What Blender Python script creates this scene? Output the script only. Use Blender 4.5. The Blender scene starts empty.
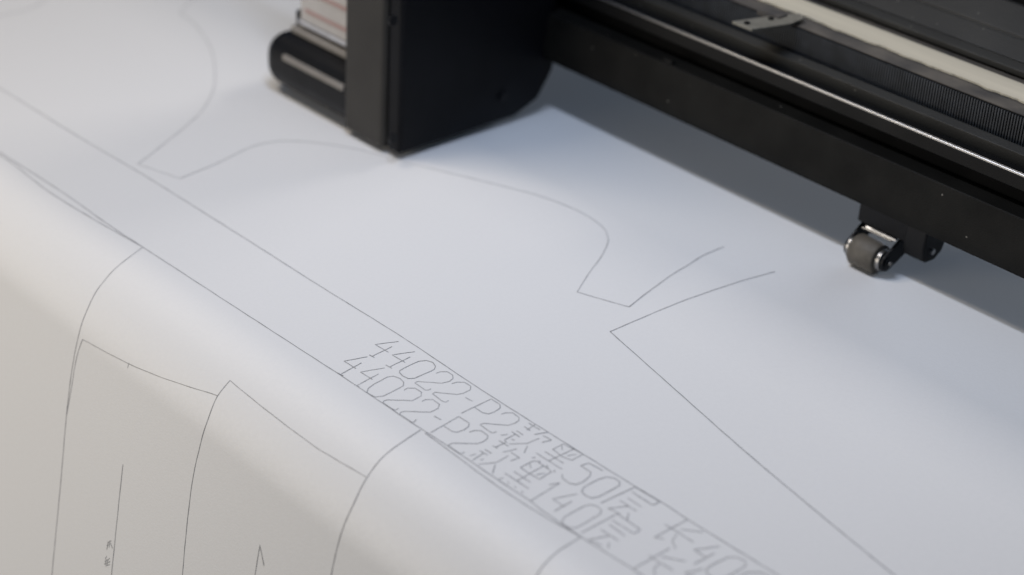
import bpy, bmesh, math, random
from mathutils import Vector, Matrix
from mathutils.bvhtree import BVHTree
random.seed(7)
C = bpy.context.scene.collection
MM = 0.001
# ------------------------------------------------------------------ camera
F = 1900.0; CX, CY = 512.0, 287.5
def nrm(v): v = Vector(v); v.normalize(); return v
cx_ = -nrm((-2062, 1190, -F))            # world +X in camera axes
cy_ = nrm((2289, 932.6, -F)); cy_ = nrm(cy_ - cx_ * cy_.dot(cx_))
cz_ = cx_.cross(cy_)
R = Matrix((cx_, cy_, cz_))              # camera axes -> world axes
def ray(px, py): return (R @ Vector((px - CX, CY - py, -F))).normalized()
DIST = 0.95
CAM = -ray(CX, CY) * DIST                # the frame's centre looks at the origin, on the paper
cam_d = bpy.data.cameras.new('camera'); cam = bpy.data.objects.new('camera', cam_d); C.objects.link(cam)
cam.matrix_world = Matrix.Translation(CAM) @ R.to_4x4()
cam_d.sensor_width = 36; cam_d.lens = F / 1024 * 36; cam_d.clip_start = .01; cam_d.clip_end = 50
cam_d.dof.use_dof = True; cam_d.dof.focus_distance = 0.895; cam_d.dof.aperture_fstop = 4.8
bpy.context.scene.camera = cam
def at_z(px, py, z=0.0):
    d = ray(px, py); return CAM + d * ((z - CAM.z) / d.z)
def at_y(px, py, y):
    d = ray(px, py); return CAM + d * ((y - CAM.y) / d.y)
def at_x(px, py, x):
    d = ray(px, py); return CAM + d * ((x - CAM.x) / d.x)
def edge_y(py, z, px=880): return at_z(px, py, z).y   # a long edge seen at that column, at height z

# ------------------------------------------------------------------ materials
def mat(name, col, rough=.5, metal=0.0, noise=0.0, nscale=40.0, bump=0.0, bscale=200.0, spec=.5, col2=None, coord='Object', stretch=None, specks=0):
    m = bpy.data.materials.new(name); m.use_nodes = True; n = m.node_tree; b = n.nodes['Principled BSDF']
    b.inputs['Roughness'].default_value = rough; b.inputs['Metallic'].default_value = metal
    b.inputs['Specular IOR Level'].default_value = spec
    b.inputs['Base Color'].default_value = (*col, 1)
    tc = n.nodes.new('ShaderNodeTexCoord'); vec = tc.outputs[coord]
    if stretch:
        mp = n.nodes.new('ShaderNodeMapping'); mp.inputs['Scale'].default_value = stretch
        n.links.new(vec, mp.inputs[0]); vec = mp.outputs[0]
    if noise or col2:
        t = n.nodes.new('ShaderNodeTexNoise'); t.inputs['Scale'].default_value = nscale; t.inputs['Detail'].default_value = 5
        n.links.new(vec, t.inputs['Vector'])
        mx = n.nodes.new('ShaderNodeMix'); mx.data_type = 'RGBA'
        c2 = col2 or tuple(c * (1 - noise) for c in col)
        c1 = col if col2 else tuple(min(1, c * (1 + noise)) for c in col)
        mx.inputs['A'].default_value = (*c1, 1); mx.inputs['B'].default_value = (*c2, 1)
        cr = n.nodes.new('ShaderNodeValToRGB'); cr.color_ramp.elements[0].position = .35; cr.color_ramp.elements[1].position = .65
        n.links.new(t.outputs['Fac'], cr.inputs[0]); n.links.new(cr.outputs[0], mx.inputs['Factor'])
        n.links.new(mx.outputs['Result'], b.inputs['Base Color'])
        mr = n.nodes.new('ShaderNodeMapRange'); mr.inputs['To Min'].default_value = max(0, rough - .08); mr.inputs['To Max'].default_value = min(1, rough + .1)
        n.links.new(t.outputs['Fac'], mr.inputs['Value']); n.links.new(mr.outputs[0], b.inputs['Roughness'])
    if specks:
        t3 = n.nodes.new('ShaderNodeTexVoronoi'); t3.inputs['Scale'].default_value = specks
        n.links.new(tc.outputs['Object'], t3.inputs['Vector'])
        lt = n.nodes.new('ShaderNodeMath'); lt.operation = 'LESS_THAN'; lt.inputs[1].default_value = .075
        n.links.new(t3.outputs['Distance'], lt.inputs[0])
        sep = n.nodes.new('ShaderNodeSeparateColor'); n.links.new(t3.outputs['Color'], sep.inputs[0])
        gt = n.nodes.new('ShaderNodeMath'); gt.operation = 'GREATER_THAN'; gt.inputs[1].default_value = .72; n.links.new(sep.outputs[0], gt.inputs[0])
        mu = n.nodes.new('ShaderNodeMath'); mu.operation = 'MULTIPLY'; n.links.new(lt.outputs[0], mu.inputs[0]); n.links.new(gt.outputs[0], mu.inputs[1])
        m3 = n.nodes.new('ShaderNodeMix'); m3.data_type = 'RGBA'; m3.inputs['B'].default_value = (.16, .15, .13, 1)
        src = b.inputs['Base Color'].links[0].from_socket if b.inputs['Base Color'].links else None
        if src: n.links.new(src, m3.inputs['A'])
        else: m3.inputs['A'].default_value = (*col, 1)
        n.links.new(mu.outputs[0], m3.inputs['Factor']); n.links.new(m3.outputs['Result'], b.inputs['Base Color'])
    if bump:
        t2 = n.nodes.new('ShaderNodeTexNoise'); t2.inputs['Scale'].default_value = bscale; t2.inputs['Detail'].default_value = 6
        n.links.new(vec, t2.inputs['Vector'])
        bp = n.nodes.new('ShaderNodeBump'); bp.inputs['Strength'].default_value = bump; bp.inputs['Distance'].default_value = .0004
        n.links.new(t2.outputs['Fac'], bp.inputs['Height']); n.links.new(bp.outputs[0], b.inputs['Normal'])
    return m
M = {}
M['paper'] = mat('plotter_paper', (.76, .757, .748), .55, noise=.008, nscale=500, bump=.16, bscale=1100, spec=.75)
M['ink'] = mat('pen_ink', (.25, .25, .255), .6, col2=(.40, .40, .40), nscale=300)
M['black'] = mat('black_anodised', (.0035, .0035, .0035), .5, spec=.14, noise=.25, nscale=30, bump=.1, bscale=900)
M['cover'] = mat('black_powder_coat', (.006, .0058, .005), .55, specks=160, noise=.3, nscale=40, bump=.5, bscale=1500, spec=.12)
M['matte'] = mat('matte_black', (.003, .003, .003), .8, spec=.15, noise=.2)
M['chrome'] = mat('polished_steel', (.27, .266, .26), .36, 1.0)
M['steel'] = mat('brushed_steel', (.55, .55, .56), .3, 1.0, noise=.1, nscale=300)
M['dust'] = mat('dusty_channel', (.090, .078, .063), .8, noise=.22, nscale=45, bump=.4, bscale=700, col2=(.035, .032, .030))
M['belt'] = mat('belt_rubber', (.034, .038, .043), .42, spec=.5, noise=.25, nscale=120)
M['cream'] = mat('cream_strip', (.50, .455, .35), .55, noise=.08, nscale=25, stretch=(.3, 4, 4))
M['rear'] = mat('rear_cover_plastic', (.019, .0185, .016), .5, specks=200, spec=.3, noise=.15, nscale=30, bump=.3, bscale=900)
M['clip'] = mat('tan_metal_clip', (.17, .16, .13), .5, .3, noise=.15, nscale=200)
M['rubber'] = mat('grey_roller_rubber', (.092, .081, .064), .6, noise=.12, nscale=250, bump=.2, bscale=900)
M['plastic'] = mat('black_plastic', (.0045, .0048, .006), .45, spec=.2, noise=.15, nscale=60)
M['carr'] = mat('carriage_black', (.003, .0034, .005), .5, spec=.15, noise=.2, nscale=25)
M['carr_edge'] = mat('carriage_grey_edge', (.026, .024, .021), .5, spec=.3, noise=.12, nscale=30)
M['label'] = mat('label_white', (.42, .40, .38), .5, noise=.05, nscale=60)
M['red'] = mat('label_red', (.34, .22, .20), .5)
M['tan'] = mat('tan_plastic', (.20, .185, .165), .5, noise=.1)
M['bed'] = mat('bed_grey', (.25, .25, .26), .5, noise=.1)

# ------------------------------------------------------------------ object helpers
def tag(o, label=None, cat=None, group=None, kind=None):
    if label: o['label'] = label
    if cat: o['category'] = cat
    if group: o['group'] = group
    if kind: o['kind'] = kind
    return o
def empty(name, loc, label, cat, group=None):
    o = bpy.data.objects.new(name, None); C.objects.link(o); o.location = loc; o.empty_display_size = .02
    return tag(o, label, cat, group)
def link(name, bm, m, parent=None, smooth=False, bevel=0.0, seg=3):
    """vertices are world coordinates; the object sits on its parent"""
    bmesh.ops.recalc_face_normals(bm, faces=bm.faces[:])
    org = Vector((0, 0, 0))
    if parent is not None:
        p = parent
        while p: org += p.location; p = p.parent
    for v in bm.verts: v.co -= org
    me = bpy.data.meshes.new(name); bm.to_mesh(me); bm.free()
    for mm in (m if isinstance(m, (list, tuple)) else [m]): me.materials.append(mm)
    o = bpy.data.objects.new(name, me); C.objects.link(o); o.parent = parent
    if smooth:
        for p in me.polygons: p.use_smooth = True
        try: me.set_sharp_from_angle(angle=math.radians(38))
        except Exception: pass
    if bevel:
        b = o.modifiers.new('bevel', 'BEVEL'); b.width = bevel; b.segments = seg; b.limit_method = 'ANGLE'; b.angle_limit = math.radians(30)
        for p in me.polygons: p.use_smooth = True
        w = o.modifiers.new('wn', 'WEIGHTED_NORMAL'); w.keep_sharp = True
    return o
def box(bm, x0, x1, y0, y1, z0, z1):
    v = [bm.verts.new((x, y, z)) for x in (x0, x1) for y in (y0, y1) for z in (z0, z1)]
    for f in ((0,1,3,2),(4,6,7,5),(0,4,5,1),(2,3,7,6),(0,2,6,4),(1,5,7,3)): bm.faces.new([v[i] for i in f])
def extr(bm, prof, x0, x1):
    """closed YZ profile extruded along X"""
    a = [bm.verts.new((x0, y, z)) for y, z in prof]; b = [bm.verts.new((x1, y, z)) for y, z in prof]
    n = len(prof)
    for i in range(n): bm.faces.new((a[i], a[(i+1) % n], b[(i+1) % n], b[i]))
    bm.faces.new(a); bm.faces.new(b[::-1])
def extr_y(bm, prof, y0, y1):
    """closed XZ profile extruded along Y"""
    a = [bm.verts.new((x, y0, z)) for x, z in prof]; b = [bm.verts.new((x, y1, z)) for x, z in prof]
    n = len(prof)
    for i in range(n): bm.faces.new((a[i], a[(i+1) % n], b[(i+1) % n], b[i]))
    bm.faces.new(a); bm.faces.new(b[::-1])
def cyl_x(bm, x0, x1, y, z, r0, r1=None, seg=48, caps=True, prof=None):
    """lathe about an axis along X; prof = [(x, r)]"""
    prof = prof or [(x0, r0), (x1, r1 if r1 is not None else r0)]
    rings = []
    for x, r in prof:
        rings.append([bm.verts.new((x, y + r*math.cos(2*math.pi*k/seg), z + r*math.sin(2*math.pi*k/seg))) for k in range(seg)])
    for a, b in zip(rings, rings[1:]):
        for k in range(seg): bm.faces.new((a[k], a[(k+1) % seg], b[(k+1) % seg], b[k]))
    if caps: bm.faces.new(rings[0]); bm.faces.new(rings[-1][::-1])
def nb(): return bmesh.new()

# ------------------------------------------------------------------ paper
X0, X1 = -1.7, .75
Y_BEND = at_z(250, 317).y - .004         # the bed's front edge runs just in front of the lower printed line
RB = .046; ANG = math.radians(73)
Y_BACK = .50
def profile(s):
    """s = length along the paper towards the front, from the start of the bend; returns y, z, ny, nz"""
    if s <= 0: return Y_BEND - s, 0.0, 0.0, 1.0
    L = RB * ANG
    # easing: a paper bend starts softly
    if s < L:
        a = s / RB
        return Y_BEND - RB*math.sin(a), -RB*(1-math.cos(a)), -math.sin(a), math.cos(a)
    t = s - L
    return (Y_BEND - RB*math.sin(ANG) - t*math.cos(ANG), -RB*(1-math.cos(ANG)) - t*math.sin(ANG), -math.sin(ANG), math.cos(ANG))
def wave(x, s):
    w = .0007*math.sin(x*9.0 + s*4 + 1.0) * math.sin(s*13 + .6) + .0004*math.sin(x*23 - s*17)
    k = min(1, max(0, (s + .33) / .12))      # the paper lies flat under the beam
    w *= k
    if s > .05: w += .0022*math.sin(x*14 + 2.0 + s*2)*min(1, (s-.05)/.25)
    return w
s_list = []
s = Y_BEND - Y_BACK
while s < .45:
    s_list.append(s); s += .0022 if -.02 < s < .08 else .008
NX = 240
bm = nb(); rows = []
for s in s_list:
    y, z, ny, nz = profile(s); row = []
    for i in range(NX+1):
        x = X0 + (X1-X0)*i/NX; w = wave(x, s)
        row.append(bm.verts.new((x, y + ny*w, z + nz*w)))
    rows.append(row)
for a, b in zip(rows, rows[1:]):
    for i in range(NX): bm.faces.new((a[i], b[i], b[i+1], a[i+1]))
bm.normal_update(); bvh = BVHTree.FromBMesh(bm)
paper = link('plotter_paper', bm, M['paper'], smooth=True)
for v in list(paper.data.polygons)[:1]: pass
if sum(p.normal.z for p in paper.data.polygons) < 0: paper.data.flip_normals()
print('paper nz', paper.data.polygons[5000].normal)
tag(paper, 'white plotter paper curving over the front edge, drawn with thin grey outlines', 'paper')

def on_paper(px, py):
    d = ray(px, py); h, n, i, dist = bvh.ray_cast(CAM, d)
    if h is None: h = at_z(px, py); n = Vector((0, 0, 1))
    if n.dot(d) > 0: n = -n
    return h, n
def smooth_pts(pts, step=5.0):
    out = []
    P = [Vector(p) for p in pts]; n = len(P)
    for i in range(n-1):
        p0 = P[max(i-1, 0)]; p1 = P[i]; p2 = P[i+1]; p3 = P[min(i+2, n-1)]
        k = max(1, int((p2-p1).length/step))
        for j in range(k):
            t = j/k
            m1 = (p2-p0)*.5; m2 = (p3-p1)*.5; l = (p2-p1).length
            if m1.length > l: m1 = m1*(l/m1.length)
            if m2.length > l: m2 = m2*(l/m2.length)
            h = (2*t**3-3*t**2+1)*p1 + (t**3-2*t**2+t)*m1 + (-2*t**3+3*t**2)*p2 + (t**3-t**2)*m2
            out.append(h)
    out.append(P[-1]); return out
def straight_pts(pts, step=5.0):
    out = []; P = [Vector(p) for p in pts]
    for a, b in zip(P, P[1:]):
        k = max(1, int((b-a).length/step)); out += [a + (b-a)*j/k for j in range(k)]
    out.append(P[-1]); return out
LIFT = [.00010]
def ribbon(bm, pts, w, wob=.15):
    LIFT[0] = .00010 + (LIFT[0] - .00010 + .000004) % .00006
    hn = [on_paper(p.x, p.y) for p in pts]
    Q = [h + n*LIFT[0] for h, n in hn]; N = [n for h, n in hn]
    prev = None; ph = random.random()*9
    for i, q in enumerate(Q):
        a = Q[max(i-1, 0)]; b = Q[min(i+1, len(Q)-1)]; t = (b-a)
        if t.length < 1e-9: continue
        side = t.normalized().cross(N[i]).normalized()
        ww = w*.5*(1 + wob*math.sin(i*1.7 + ph) + wob*.6*math.sin(i*.37 + ph*2))
        jig = side * (.00005*math.sin(i*1.1+ph))
        v = (bm.verts.new(q + side*ww + jig), bm.verts.new(q - side*ww + jig))
        if prev: bm.faces.new((prev[0], prev[1], v[1], v[0]))
        prev = v
def drawn(name, polys, w, label, smooth=True, ws=None):
    bm = nb()
    for i, p in enumerate(polys): ribbon(bm, smooth_pts(p) if smooth else straight_pts(p), w*(ws[i] if ws else 1))
    o = link(name, bm, M['ink'], paper)
    if sum(p.normal.z - p.normal.y for p in o.data.polygons) < 0: o.data.flip_normals()
    o['label'] = label
    return o
W = .00043
drawn('printed_line', [[(-40,66),(0,88.5),(84,140),(150,179),(260,248),(319,285.5),(402,337),(480,389),(570,446),(636,487),(662,502.5),(690,521),(774,573),(815,600)]], W, 'long straight grey line above the two rows of writing')
drawn('printed_line', [[(-30,134),(0,152.5),(62,192),(106,223),(142.5,247),(255,320),(330,368.5),(341,375.5),(367,393),(383,403.5),(411,422.5),(430,434.5),(450,447.6),(473,463),(497,479.4),(530,501),(544,512),(581,537),(637,572),(670,594)],
   [(-30,136),(9,161),(47,190.5),(94,219.5),(142.5,247)], [(425,433),(450,451.4),(483,476),(507,492.7),(537.6,512.5),(562,526.5),(581,537)]], W, 'doubled straight grey line below the two rows of writing')
drawn('pattern_outline', [[(47,0),(28,9.4),(0,16),(-30,24)]], W, 'faint short line crossing the far left corner')
drawn('pattern_outline', [[(205,-14),(191,1),(180,13)], [(180,13),(197,27),(210,47),(215,69),(213,91),(200,113),(175,135),(138,164.4)], [(138,164.4),(180,178.6)],
   [(180,178.6),(219,162.5),(250,147.5),(276,141.5),(313,142.5),(360,150),(408,163),(470,178),(538,195.5),(574,209),(596,221.6),(606,231),(608.5,240.5),(602.6,254.6),(590,272),(577,292)],
   [(577,292),(604,300),(629,307)], [(629,307),(649.5,291),(674.6,273),(690,264),(703,255.6),(724,246.8)]], W, 'curved neckline outline running under the carriage', ws=[.6, .9, .5, .85, .9, 1.1])
drawn('pattern_outline', [[(775,271.8),(740,281.5),(687,299.5),(656,312),(610,331.7)], [(610,331.7),(643,361),(684,397.5),(728,436.6),(766.7,470),(829,522),(895,576),(925,600)]], W, 'pointed outline with a long diagonal side, pen line just begun')
drawn('pattern_outline', [[(142.5,247.5),(116,268),(98,289),(88,308),(80,330),(72.6,366),(66.7,414),(61,480),(52,575),(50,600)],
   [(82.7,339.4),(77,356),(71,391),(67,414)], [(82.7,339.4),(128.4,363.5),(169,380),(217.6,395.5)], [(129,362.6),(127.7,368)]], W, 'curved armhole outline hanging down the front at the far left', ws=[.85, .7, .65, .8])
drawn('pattern_outline', [[(230,380.5),(217,397),(205,428),(199,450),(192.6,480),(187,525),(182.5,575),(181,600)], [(230,380.5),(253.6,400),(288,426.8),(319.4,449.7),(331,456.5),(366,477)]], W*1.1, 'peaked sleeve outline on the paper that hangs down', ws=[1, .55])
drawn('pattern_outline', [[(420.5,430),(404.7,440.5),(384,456),(367,477.5),(356,499),(342,531),(333,566),(329,590)]], W*1.15, 'single curve descending from the lower printed line')
drawn('pattern_outline', [[(581,537),(570,543.5),(556,553),(543,566),(533,582)]], W*1.1, 'short curve at the bottom edge, nearest the lower row of writing')
drawn('grain_line', [[(123,464.5),(119,501.5),(111.5,575),(109,595)]], W, 'thin upright grain line beside tiny characters')
drawn('grain_arrow', [[(252,600),(255,575),(260,545),(264,565.6)]], W, 'thin arrow pointing up the hanging paper', smooth=False)

# --- writing, traced stroke by stroke; each group is (crop origin, scale, strokes)
TXT = []
def T(ox, oy, k, *strokes):
    for s in strokes: TXT.append([(ox + x/k, oy + y/k) for x, y in s])
K = 7.877
row1 = []; row2 = []
TXT = row1
T(330,320,K, [(540,170),(355,193),(460,255)], [(490,210),(335,285)], [(310,275),(350,297)],
  [(668,250),(490,275),(590,335)], [(632,292),(470,370)], [(440,355),(487,382)],
  [(550,400),(590,375),(700,325),(760,320),(810,335),(832,365),(822,390),(790,405),(665,460),(615,462),(570,440),(548,415),(550,400)],
  [(835,420),(870,408),(925,408),(965,435),(968,462),(940,485),(880,498),(690,485),(668,497),(750,552),(775,553),(795,543)])
T(420,380,K, [(250,30),(290,18),(350,18),(400,50),(395,80),(340,105),(290,115),(120,97),(98,110),(180,170),(205,175),(225,163)],
  [(355,138),(415,168)], [(325,262),(560,150),(630,195),(632,222),(590,250),(540,268),(490,258),(430,215)],
  [(640,270),(675,258),(730,260),(780,295),(780,320),(745,342),(690,358),(500,342),(472,352),(560,415),(580,418),(605,408)])
T(500,420,K, [(275,38),(210,80)], [(225,25),(315,80)], [(190,52),(238,85)], [(130,85),(182,120)], [(92,92),(155,135)], [(120,112),(35,160),(55,182)], [(5,122),(60,115)], [(90,152),(115,160)],
  [(385,97),(270,115)], [(340,125),(405,160),(330,178)], [(310,145),(215,185),(70,190)], [(215,205),(190,262)],
  [(415,232),(500,190),(655,270),(565,318),(490,290),(415,232)], [(590,225),(385,322)], [(488,205),(490,238)], [(530,283),(600,272)],
  [(355,250),(500,342)], [(285,262),(490,390)], [(250,300),(280,295)], [(315,322),(308,346)], [(366,356),(376,382)], [(430,396),(430,413)],
  [(810,400),(700,340),(635,362),(715,412),(710,442),(650,490),(600,510),(550,500),(492,462),(488,428)])
T(560,470,K, [(175,160),(190,135),(300,75),(370,55),(430,65),(470,95),(465,125),(430,145),(310,210),(250,222),(205,205),(172,178),(175,160)],
  [(320,262),(590,135),(785,250),(740,275),(720,272),(565,172)], [(535,222),(642,292)], [(470,240),(602,325)], [(545,285),(378,303),(475,348)], [(540,338),(530,398)])
T(640,502,7.314, [(345,130),(105,260),(175,272)], [(180,165),(235,195),(390,295)], [(300,200),(460,222)], [(268,238),(235,285),(262,345)],
  [(580,325),(395,350),(480,405)], [(545,375),(395,455)],
  [(490,490),(510,470),(640,405),(710,405),(765,430),(775,465),(740,490),(640,545),(560,565),(505,540),(482,510),(490,490)],
  [(700,560),(750,530),(800,515),(880,515),(940,540),(950,575),(900,610)])
TXT = row2
T(330,320,K, [(295,290),(110,325),(205,383)], [(248,338),(90,425)], [(60,418),(105,440)], [(430,378),(240,410),(335,470)], [(382,425),(215,515)], [(190,510),(232,527)])
T(330,360,K, [(290,258),(300,225),(340,195),(450,135),(500,128),(550,145),(580,175),(575,205),(540,225),(420,285),(360,292),(310,270),(290,258)],
  [(585,238),(610,222),(670,222),(720,255),(718,285),(650,320),(450,315),(425,322),(415,335),(500,392),(520,395),(540,380)],
  [(725,327),(750,312),(810,312),(862,350),(850,382),(790,412),(590,405),(560,412),(550,428),(640,488),(660,490),(680,470)])
T(420,380,K, [(112,285),(165,315)], [(85,415),(305,288),(385,340),(385,365),(345,395),(290,412),(250,405),(190,365)],
  [(390,412),(425,398),(480,400),(535,440),(532,462),(490,490),(450,502),(250,498),(222,515),(312,580),(328,582),(350,568)])
T(450,440,K, [(435,22),(355,60)], [(385,5),(460,52)], [(333,45),(372,66)], [(275,75),(327,108)], [(235,85),(295,120)], [(262,105),(178,162)], [(158,125),(205,110)], [(240,158),(264,150)],
  [(527,72),(415,97)], [(480,97),(547,142),(478,165)], [(460,125),(365,178),(225,192)], [(355,195),(335,267)],
  [(555,218),(650,168),(690,168),(800,250),(705,310),(620,262),(555,218)], [(735,205),(525,325)], [(628,190),(638,224)], [(680,274),(748,262)],
  [(505,250),(635,335)], [(430,262),(620,385)], [(385,308),(422,298)], [(455,330),(462,348)], [(508,364),(518,381)], [(566,402),(572,420)],
  [(780,352),(865,338),(635,480)], [(1000,425),(808,465),(900,528)], [(960,483),(820,562)])
T(560,470,K, [(15,405),(35,370),(190,285),(240,273),(290,285),(325,315),(318,345),(170,435),(120,458),(70,455),(22,428),(15,405)],
  [(165,498),(450,345),(635,472),(590,498),(570,495),(410,395)], [(388,430),(512,520)], [(320,468),(462,560)], [(385,520),(228,547),(330,600)], [(385,575),(382,618)])
T(640,502,7.314, [(215,340),(-45,488)], [(65,390),(120,430),(240,500)], [(155,400),(335,435)], [(140,455),(100,490),(108,535)],
  [(460,490),(330,520),(390,560)], [(400,535),(300,590)])
TXT = small = []
T(60,450,4.6, [(218,428),(236,418)], [(215,440),(236,430)], [(222,420),(216,458)], [(230,416),(226,448)], [(236,436),(242,452)],
  [(208,498),(216,488)], [(206,512),(230,498)], [(212,500),(208,528)], [(204,524),(232,512)], [(220,505),(216,532)], [(210,532),(230,526)])
for nm, st, w, lb in (('lettering', row1, .00039, 'upper row of pen-drawn digits and characters reading 44022-P2款黑50层 长400'),
                  ('lettering', row2, .00039, 'lower row of pen-drawn digits and characters reading 44022-P2款黑140层 长4'),
                  ('lettering', small, .00035, 'tiny characters beside the grain line on the hanging paper')):
    bm = nb()
    for p in st: ribbon(bm, straight_pts(p, 2.5), w, .1)
    o = link(nm, bm, M['ink'], paper); o['label'] = lb
    if sum(p.normal.z - p.normal.y for p in o.data.polygons) < 0: o.data.flip_normals()

# bed under the paper
bm = nb()
prof = []
for k in range(0, 25):
    a = ANG*k/24; r = RB - .002
    prof.append((Y_BEND - r*math.sin(a), -RB + r*math.cos(a)))
prof.append((prof[-1][0] + .01, -.30)); prof.append((.9, -.30)); prof.append((.9, -.002))
extr(bm, prof, X0, X1)
bed = link('plotter_bed', bm, M['bed'], smooth=True); tag(bed, kind='structure')

# ------------------------------------------------------------------ beam
BX0, BX1 = -1.6, .7
E = edge_y
def Z(py, y):                             # height of a long edge seen at that row, standing at depth y
    a, b = E(py, 0.0), E(py, .1); return .1*(y - a)/(b - a)
zb = .036; y0 = E(213, zb)
beam = empty('carriage_beam', (0, y0, zb), 'long black rail beam with cream strip and steel rod running over the paper', 'rail beam')
ya = y0 - .001; yb = y0 + .003; za = Z(201, ya); z2 = Z(157, yb)
bm = nb(); extr(bm, [(y0 + .001, zb), (y0, zb), (ya, za), (yb, z2 - .0006), (yb + .0006, z2), (yb + .020, z2), (yb + .020, zb)], BX0, BX1)
link('front_cover', bm, M['cover'], beam, bevel=.0010)
# recessed black web above the cover
yw = y0 + .010
z3 = Z(131, yw); z4 = Z(117.5, yw + .001)
bm = nb(); box(bm, BX0, BX1, yw + .008, yw + .012, z2 + .0003, z4 - .001); link('web', bm, M['matte'], beam)
bm = nb(); extr(bm, [(yw, z3), (yw + .001, z4), (yw + .005, z4), (yw + .0075, z4 - .004), (yw + .0075, z3 + .001)], BX0, BX1); link('rail_support', bm, M['black'], beam, bevel=.0005)
yr = yw + .003; zr = Z(115.3, yr)
bm = nb(); cyl_x(bm, BX0, BX1, yr, zr - .0004, .0013, seg=24); link('guide_rod', bm, M['chrome'], beam, smooth=True)
# black groove, lip
yl = y0 + .026
zl = Z(96.5, yl); zl2 = Z(88.5, yl + .004)
bm = nb(); extr(bm, [(yl - .001, z2), (yl, zl), (yl + .0036, zl2 - .0004), (yl + .0044, zl2), (yl + .0052, zl2 - .002), (yl + .0052, z2)], BX0, BX1)
link('channel_lip', bm, M['rear'], beam, bevel=.0003)
bm = nb(); box(bm, BX0, BX1, yw + .0125, yl - .0012, z2 + .0005, zr - .003); link('groove', bm, M['matte'], beam)
# toothed rack standing on edge behind the lip
yk = yl + .009
zk0 = Z(89, yk) - .002; zk1 = Z(60, yk)
bm = nb(); box(bm, BX0, BX1, yk + .0006, yk + .004, zk0 - .004, zk1); link('rack_backing', bm, M['matte'], beam)
bm = nb()
pitch = .0016
xa = -1.15; n = int((BX1 - xa)/pitch)
for i in range(n):
    x = xa + i*pitch
    box(bm, x, x + pitch*.5, yk - .0002, yk + .0008, zk0, zk1 - .0006)
link('toothed_rack', bm, M['belt'], beam)
# dusty ledge and cream strip
zf = zk1 + .0004
ys0 = E(45.5, zf + .0012); ys1 = E(29, zf + .0012)
bm = nb(); box(bm, BX0, BX1, yk + .0008, ys1 + .010, zf - .006, zf); link('dusty_ledge', bm, M['dust'], beam)
zs = zf + .0012
bm = nb(); N = 1100; top = []
for i in range(N+1):
    x = BX0 + (BX1-BX0)*i/N
    top.append((x, .0007*math.sin(x*190)*math.sin(x*61 + 1) + .0005*math.sin(x*420)*math.sin(x*97) + .0005*random.random()))
va = [bm.verts.new((x, ys0 + r, zs)) for x, r in top]; vb = [bm.verts.new((x, ys1, zs)) for x, r in top]
vc = [bm.verts.new((x, ys0 + r, zf + .0002)) for x, r in top]; vd = [bm.verts.new((x, ys1, zf + .0002)) for x, r in top]
for i in range(N):
    bm.faces.new((va[i], va[i+1], vb[i+1], vb[i])); bm.faces.new((vc[i], vc[i+1], va[i+1], va[i])); bm.faces.new((vb[i], vb[i+1], vd[i+1], vd[i]))
link('cream_strip', bm, M['cream'], beam)
# rear: dark gap, then stepped covers rising
ye = ys1 + .006
z5 = Z(18, ye); ye2 = ye + .004; z6 = Z(10.5, ye2)
bm = nb(); box(bm, BX0, BX1, ye + .002, ye + .005, zf + .0002, z5 - .0005); link('rear_gap_wall', bm, M['matte'], beam)
bm = nb(); extr(bm, [(ye, z5 - .003), (ye, z5), (ye2, z6), (ye2 + .001, z6), (ye2 + .001, z5 - .003)], BX0, BX1); link('rear_ledge', bm, M['rear'], beam, bevel=.0004)
y7 = ye2 + .003; z7 = Z(9, y7); y8 = y7 + .010; z8 = Z(-12, y8); y9 = y8 + .0022; z9 = Z(-14, y9); y10 = y9 + .014; z10 = Z(-44, y10)
bm = nb(); extr(bm, [(y7, z5 - .004), (y7, z7), (y8, z8), (y8 + .0008, z8 - .001), (y9, z9 - .0008), (y9 + .0004, z9 + .0006), (y10, z10), (y10, z5 - .004)], BX0, BX1)
link('rear_cover', bm, M['rear'], beam, bevel=.0003)
y11 = y10 + .006; z11 = Z(-72, y11)
bm = nb(); extr(bm, [(y10 + .001, z5 - .004), (y10 + .001, z10 - .004), (y11, z10 - .002), (y11, z11), (y11 + .02, z11 + .002), (y11 + .02, z5 - .004)], BX0, BX1)
link('rear_housing', bm, M['black'], beam, bevel=.001)
bm = nb(); cyl_x(bm, BX0, BX1, y11, z11 + .0008, .0012, seg=20); link('rear_rod', bm, M['steel'], beam, smooth=True)
print('profile', [round(v*1000,1) for v in (y0, zb, za, z2, yw, z3, z4, zr, yl, zl, zl2, yk, zk0, zk1, ys0, ys1, z5, z6, z7, z8, z10, y11, z11)])
bm = nb(); box(bm, BX0, BX1, yb + .0205, y11 + .018, .054, .060); link('light_baffle', bm, M['matte'], beam)  # unseen plate added to block light leaking through gaps in the beam
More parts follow.
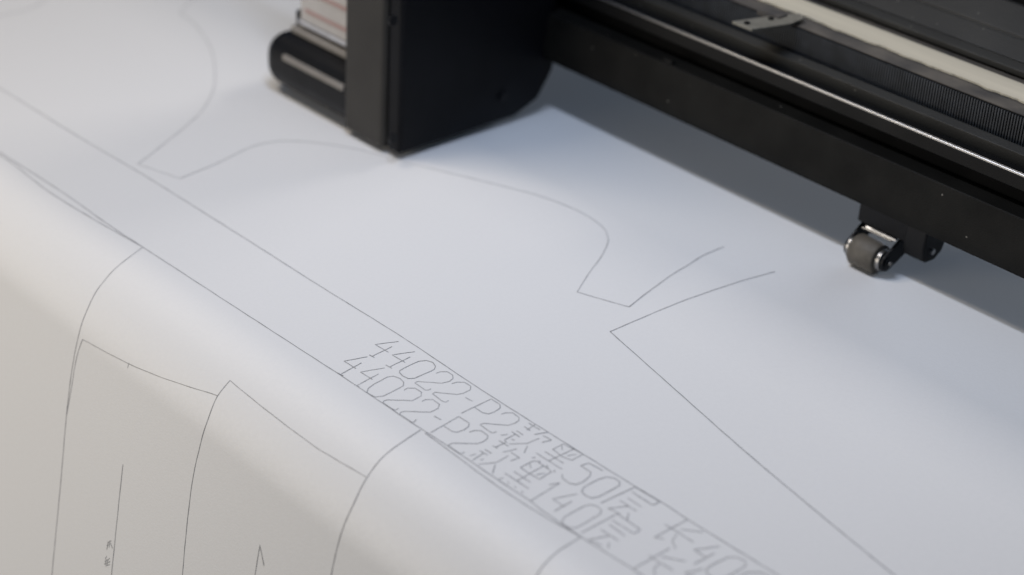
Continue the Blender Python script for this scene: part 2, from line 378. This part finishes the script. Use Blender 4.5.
# small tan clip plate screwed over the belt
zc = zf + .0030
q = [at_z(732, 21, zc), at_z(752, 29, zc), at_z(790, 23.5, zc), at_z(804, 18, zc), at_z(800, 13, zc), at_z(768, 16, zc)]
bm = nb(); a = [bm.verts.new((v.x, v.y, zc - .0016)) for v in q]; b = [bm.verts.new((v.x, v.y, zc)) for v in q]
for i in range(len(q)): bm.faces.new((a[i], a[(i+1) % len(q)], b[(i+1) % len(q)], b[i]))
bm.faces.new(a); bm.faces.new(b[::-1])
clip = link('belt_clip', bm, M['clip'], beam, bevel=.0004)
def cyl_z(bm, x, y, z0, z1, r, seg=24):
    a = [bm.verts.new((x + r*math.cos(2*math.pi*k/seg), y + r*math.sin(2*math.pi*k/seg), z0)) for k in range(seg)]
    b = [bm.verts.new((v.co.x, v.co.y, z1)) for v in a]
    for k in range(seg): bm.faces.new((a[k], a[(k+1) % seg], b[(k+1) % seg], b[k]))
    bm.faces.new(a); bm.faces.new(b[::-1])
for px, py in ((747, 23.5), (771, 19)):
    v = at_z(px, py, zc); bm = nb(); cyl_z(bm, v.x, v.y, zc + .00002, zc + .0008, .0016); link('screw', bm, M['matte'], clip, smooth=True)
v0 = at_z(758, 8, zf + .004); v1 = at_z(786, 15, zf + .004)
bm = nb(); box(bm, min(v0.x, v1.x), max(v0.x, v1.x), min(v0.y, v1.y) - .001, max(v0.y, v1.y) + .002, zf + .0003, zf + .0042); link('clip_pad', bm, M['dust'], beam, bevel=.001)
# a small chip on the top of the front cover
v = at_y(667, 56, yb); bm = nb(); box(bm, v.x - .004, v.x + .003, yb + .001, yb + .004, z2 - .001, z2 + .0020); link('cable_lug', bm, M['cover'], beam, bevel=.0008)

# ------------------------------------------------------------------ pinch roller hanging under the beam
# roller axis runs along X; it rests on the paper
rr = .0085
c0 = at_z(868, 253.5, rr)                 # centre of the roller
xl, xr = c0.x - .0096, c0.x + .0096
unit = empty('pinch_roller', (c0.x, c0.y, 0), 'grey rubber pinch roller in a black bracket pressing on the paper under the beam', 'roller')
bm = nb(); cyl_x(bm, 0, 0, c0.y, rr, 0, prof=[(xl + .0015, rr - .0022), (xl + .0018, rr - .0006), (xl + .0028, rr), (xr - .0028, rr), (xr - .0018, rr - .0006), (xr - .0015, rr - .0022)], seg=64)
rol = link('roller', bm, M['rubber'], unit, smooth=True)
for x0, x1, nm in ((xl - .0012, xl + .0014, 'end_ring'), (xr - .0014, xr + .0014, 'end_ring')):
    bm = nb()
    ring = [(x0, rr - .0052), (x0, rr - .0030), (x0 + .0004, rr - .0025), (x1 - .0004, rr - .0025), (x1, rr - .0030), (x1, rr - .0052)]
    cyl_x(bm, 0, 0, c0.y, rr, 0, prof=ring, seg=48)
    link(nm, bm, M['chrome'], rol, smooth=True)
bm = nb(); cyl_x(bm, xr + .0008, xr + .0040, c0.y, rr, .0030, seg=32); link('hub', bm, M['plastic'], rol, smooth=True)
bm = nb(); cyl_x(bm, xl - .0030, xr + .0052, c0.y, rr, .0012, seg=20); link('axle', bm, M['chrome'], rol, smooth=True)
# two swing arms, a cross plate with its pin, and the bracket hung from the beam
yp = .1655
PX0 = at_y(859, 210, yp).x; PX1 = at_y(922, 240, yp).x; PXm = at_y(904, 245, yp).x; PX2 = at_y(934, 243, yp + .008).x
zp0 = at_y(859, 221, yp).z
def arm(x0, x1, back, zt):
    bm = nb(); r = .0050; pts = []
    for k in range(13):
        a = math.pi/2 + .55 + math.pi*k/12; pts.append((c0.y + r*math.cos(a), rr + r*math.sin(a)))
    pts += [(back, .0105), (back + .003, zt - .002), (back - .002, zt)]
    extr(bm, pts, x0, x1); return bm
link('arm', arm(xr + .0016, xr + .0032, c0.y + .018, .0225), M['plastic'], unit, bevel=.0003)
link('arm', arm(xl - .0026, xl - .0012, c0.y + .014, .0225), M['plastic'], unit, bevel=.0003)
bm = nb(); extr(bm, [(c0.y + .0065, .0180), (c0.y + .0070, .0192), (c0.y + .018, .0228), (c0.y + .018, .0212)], xl + .001, xr + .0012)
link('cross_plate', bm, M['steel'], unit, bevel=.0002)
bm = nb(); cyl_x(bm, xl + .002, xr + .0015, yp - .0022, zp0 - .0012, .0006, seg=16); link('pivot_pin', bm, M['chrome'], unit, smooth=True)
bm = nb(); box(bm, PX0, PX1, yp, yp + .003, zp0, zb + .004); box(bm, PX0 + .001, PX1, yp + .0031, yp + .020, zb - .004, zb + .004)
link('bracket', bm, M['plastic'], unit, bevel=.0006)
bm = nb(); box(bm, PX0 + .002, xl + .0045, yp + .0032, yp + .014, zp0 - .006, zb - .0042); link('side_cheek', bm, M['plastic'], unit, bevel=.0008)
zq = at_y(910, 259, yp).z
bm = nb()
extr(bm, [(yp - .0006, zb - .001), (yp - .0016, zp0 + .001), (yp - .0006, zq + .002), (yp + .003, zq), (yp + .010, zq - .0005), (yp + .0155, zq + .003), (yp + .019, zb - .010), (yp + .019, zb - .001)], PXm, PX1 + .003)
link('side_block', bm, M['plastic'], unit, bevel=.0012)
bm = nb(); cyl_x(bm, PX1 + .0031, PX1 + .0042, yp + .006, zq + .006, .0016, seg=20); link('bolt', bm, M['steel'], unit, smooth=True)

# ------------------------------------------------------------------ pen carriage
cf = at_z(396, 158, .003)               # near bottom corner of the carriage
ce = at_z(548, 104, .003)
XF = cf.x; YF = cf.y; YE = ce.y
xp = at_y(343, 60, YF).x                # left edge of the grey end plate
xq = at_y(258, 75, YF).x                # left end of the pen block
car = empty('pen_carriage', (XF, YF, 0), 'tall black pen carriage with pale side label riding along the beam', 'plotter carriage')
ZT = .24
bm = nb(); box(bm, xp, XF - .012, YF, YE - .034, .003, ZT); link('body', bm, M['carr_edge'], car, bevel=.004, seg=4)
bm = nb(); extr(bm, [(YF + .002, .0035), (YE - .030, .0035), (YE - .012, .010), (YE, .027), (YE, ZT), (YF + .002, ZT)], XF - .0118, XF); sp = link('side_plate', bm, M['carr'], car, bevel=.003, seg=4)
bm = nb(); box(bm, xp + .003, XF - .0125, YE - .0338, YE + .05, .040, ZT - .002); link('slide_block', bm, M['matte'], car, bevel=.002)
for (px, py) in ((392, 20), (392, 138), (503, 96)):
    v = at_x(px, py, XF); bm = nb(); cyl_x(bm, XF - .0005, XF + .0015, v.y, v.z, .0032, seg=6); link('screw', bm, M['plastic'], sp, bevel=.0002)
# pen block: rounded black housing low on the left
hb = at_y(275, 49, YF + .004).z + .009
bm = nb(); box(bm, xq, xp + .016, YF + .0008, YF + .045, .0035, hb); pb = link('pen_block', bm, M['plastic'], car, bevel=.014, seg=8)
za = hb - .008
bm = nb(); box(bm, xq + .024, xp - .0005, YF + .0002, YF + .006, za - .003, za + .0004); link('tan_trim', bm, M['tan'], pb, bevel=.0006)
za2 = at_y(330, 50, YF + .016).z
bm = nb(); box(bm, xq + .014, xp - .0005, YF + .014, YF + .030, hb + .0003, hb + .0045); link('cap_ledge', bm, M['tan'], pb, bevel=.001)
bm = nb(); v = at_y(303, 32, YF + .022); cyl_z(bm, v.x, v.y, hb + .004, hb + .012, .004); link('pen_tip_screw', bm, M['plastic'], pb, smooth=True)
# pale label panel above
xw = at_y(305, 10, YF + .02).x
bm = nb(); box(bm, xw, xp - .0005, YF + .0165, YF + .022, hb + .006, ZT - .03); lab = link('label_panel', bm, M['label'], car, bevel=.001)
bm = nb()
for k in range(4):
    z = hb + .016 + k*.0125
    box(bm, xw + .005, xp - .004, YF + .0160, YF + .0164, z, z + .0022)
link('red_print', bm, M['red'], lab)
bm = nb(); box(bm, xw - .0, xp - .0006, YF + .015, YF + .0162, hb + .008, hb + .0105); link('grey_seam', bm, M['steel'], lab)

# ------------------------------------------------------------------ light
w = bpy.data.worlds.new('World'); bpy.context.scene.world = w; w.use_nodes = True
bg = w.node_tree.nodes['Background']; bg.inputs[0].default_value = (.45, .65, 1, 1); bg.inputs[1].default_value = .12
def area(name, loc, target, sx, sy, power, col, spread=180):
    l = bpy.data.lights.new(name, 'AREA'); l.shape = 'RECTANGLE'; l.size = sx; l.size_y = sy; l.energy = power; l.color = col; l.spread = math.radians(spread)
    o = bpy.data.objects.new(name, l); C.objects.link(o); o.location = loc
    d = (Vector(target) - Vector(loc)).normalized()
    # keep the lamp's long side along world X
    xax = Vector((1, 0, 0)); zax = -d; yax = zax.cross(xax).normalized(); xax = yax.cross(zax).normalized()
    o.rotation_euler = Matrix((xax, yax, zax)).transposed().to_euler()
    return o
# shadow edge on the paper at y_s; the beam corner that casts it is the cover's top edge
y_s = at_z(882, 265.5).y
# a ceiling tube parallel to the beam, a little to the front of it, so the beam's shadow edge is crisp
e = math.atan2(zb, y_s - y0); Lr = .62
loc = (-.04, y_s - Lr*math.cos(e), Lr*math.sin(e))
area('tube_lamp', loc, (-.04, y_s, 0), .25, .018, 1.55, (.66, .77, 1.0))
area('ceiling_lamp', (-.10, .92, .74), (-.06, -.03, 0), .4, .3, 2.8, (1, .935, .88))
area('rear_fill', (.1, 1.8, .36), (0, .1, 0), 1.4, .3, 11.0, (.72, .83, 1))  # bluish fill added behind, no real window; lifts the shade under the beam
area('front_lamp', (-.50, -.27, 1.05), (-.10, -.11, 0), .5, .16, 5.2, (1, .88, .73))
area('low_front_fill', (-.55, -1.1, .18), (-.22, -.14, -.05), .7, .6, 6.4, (1, .91, .79))  # warm fill added low in front to brighten the fold and hanging paper
sc = bpy.context.scene
sc.view_settings.view_transform = 'Standard'; sc.view_settings.look = 'None'; sc.view_settings.exposure = 0; sc.view_settings.gamma = 1
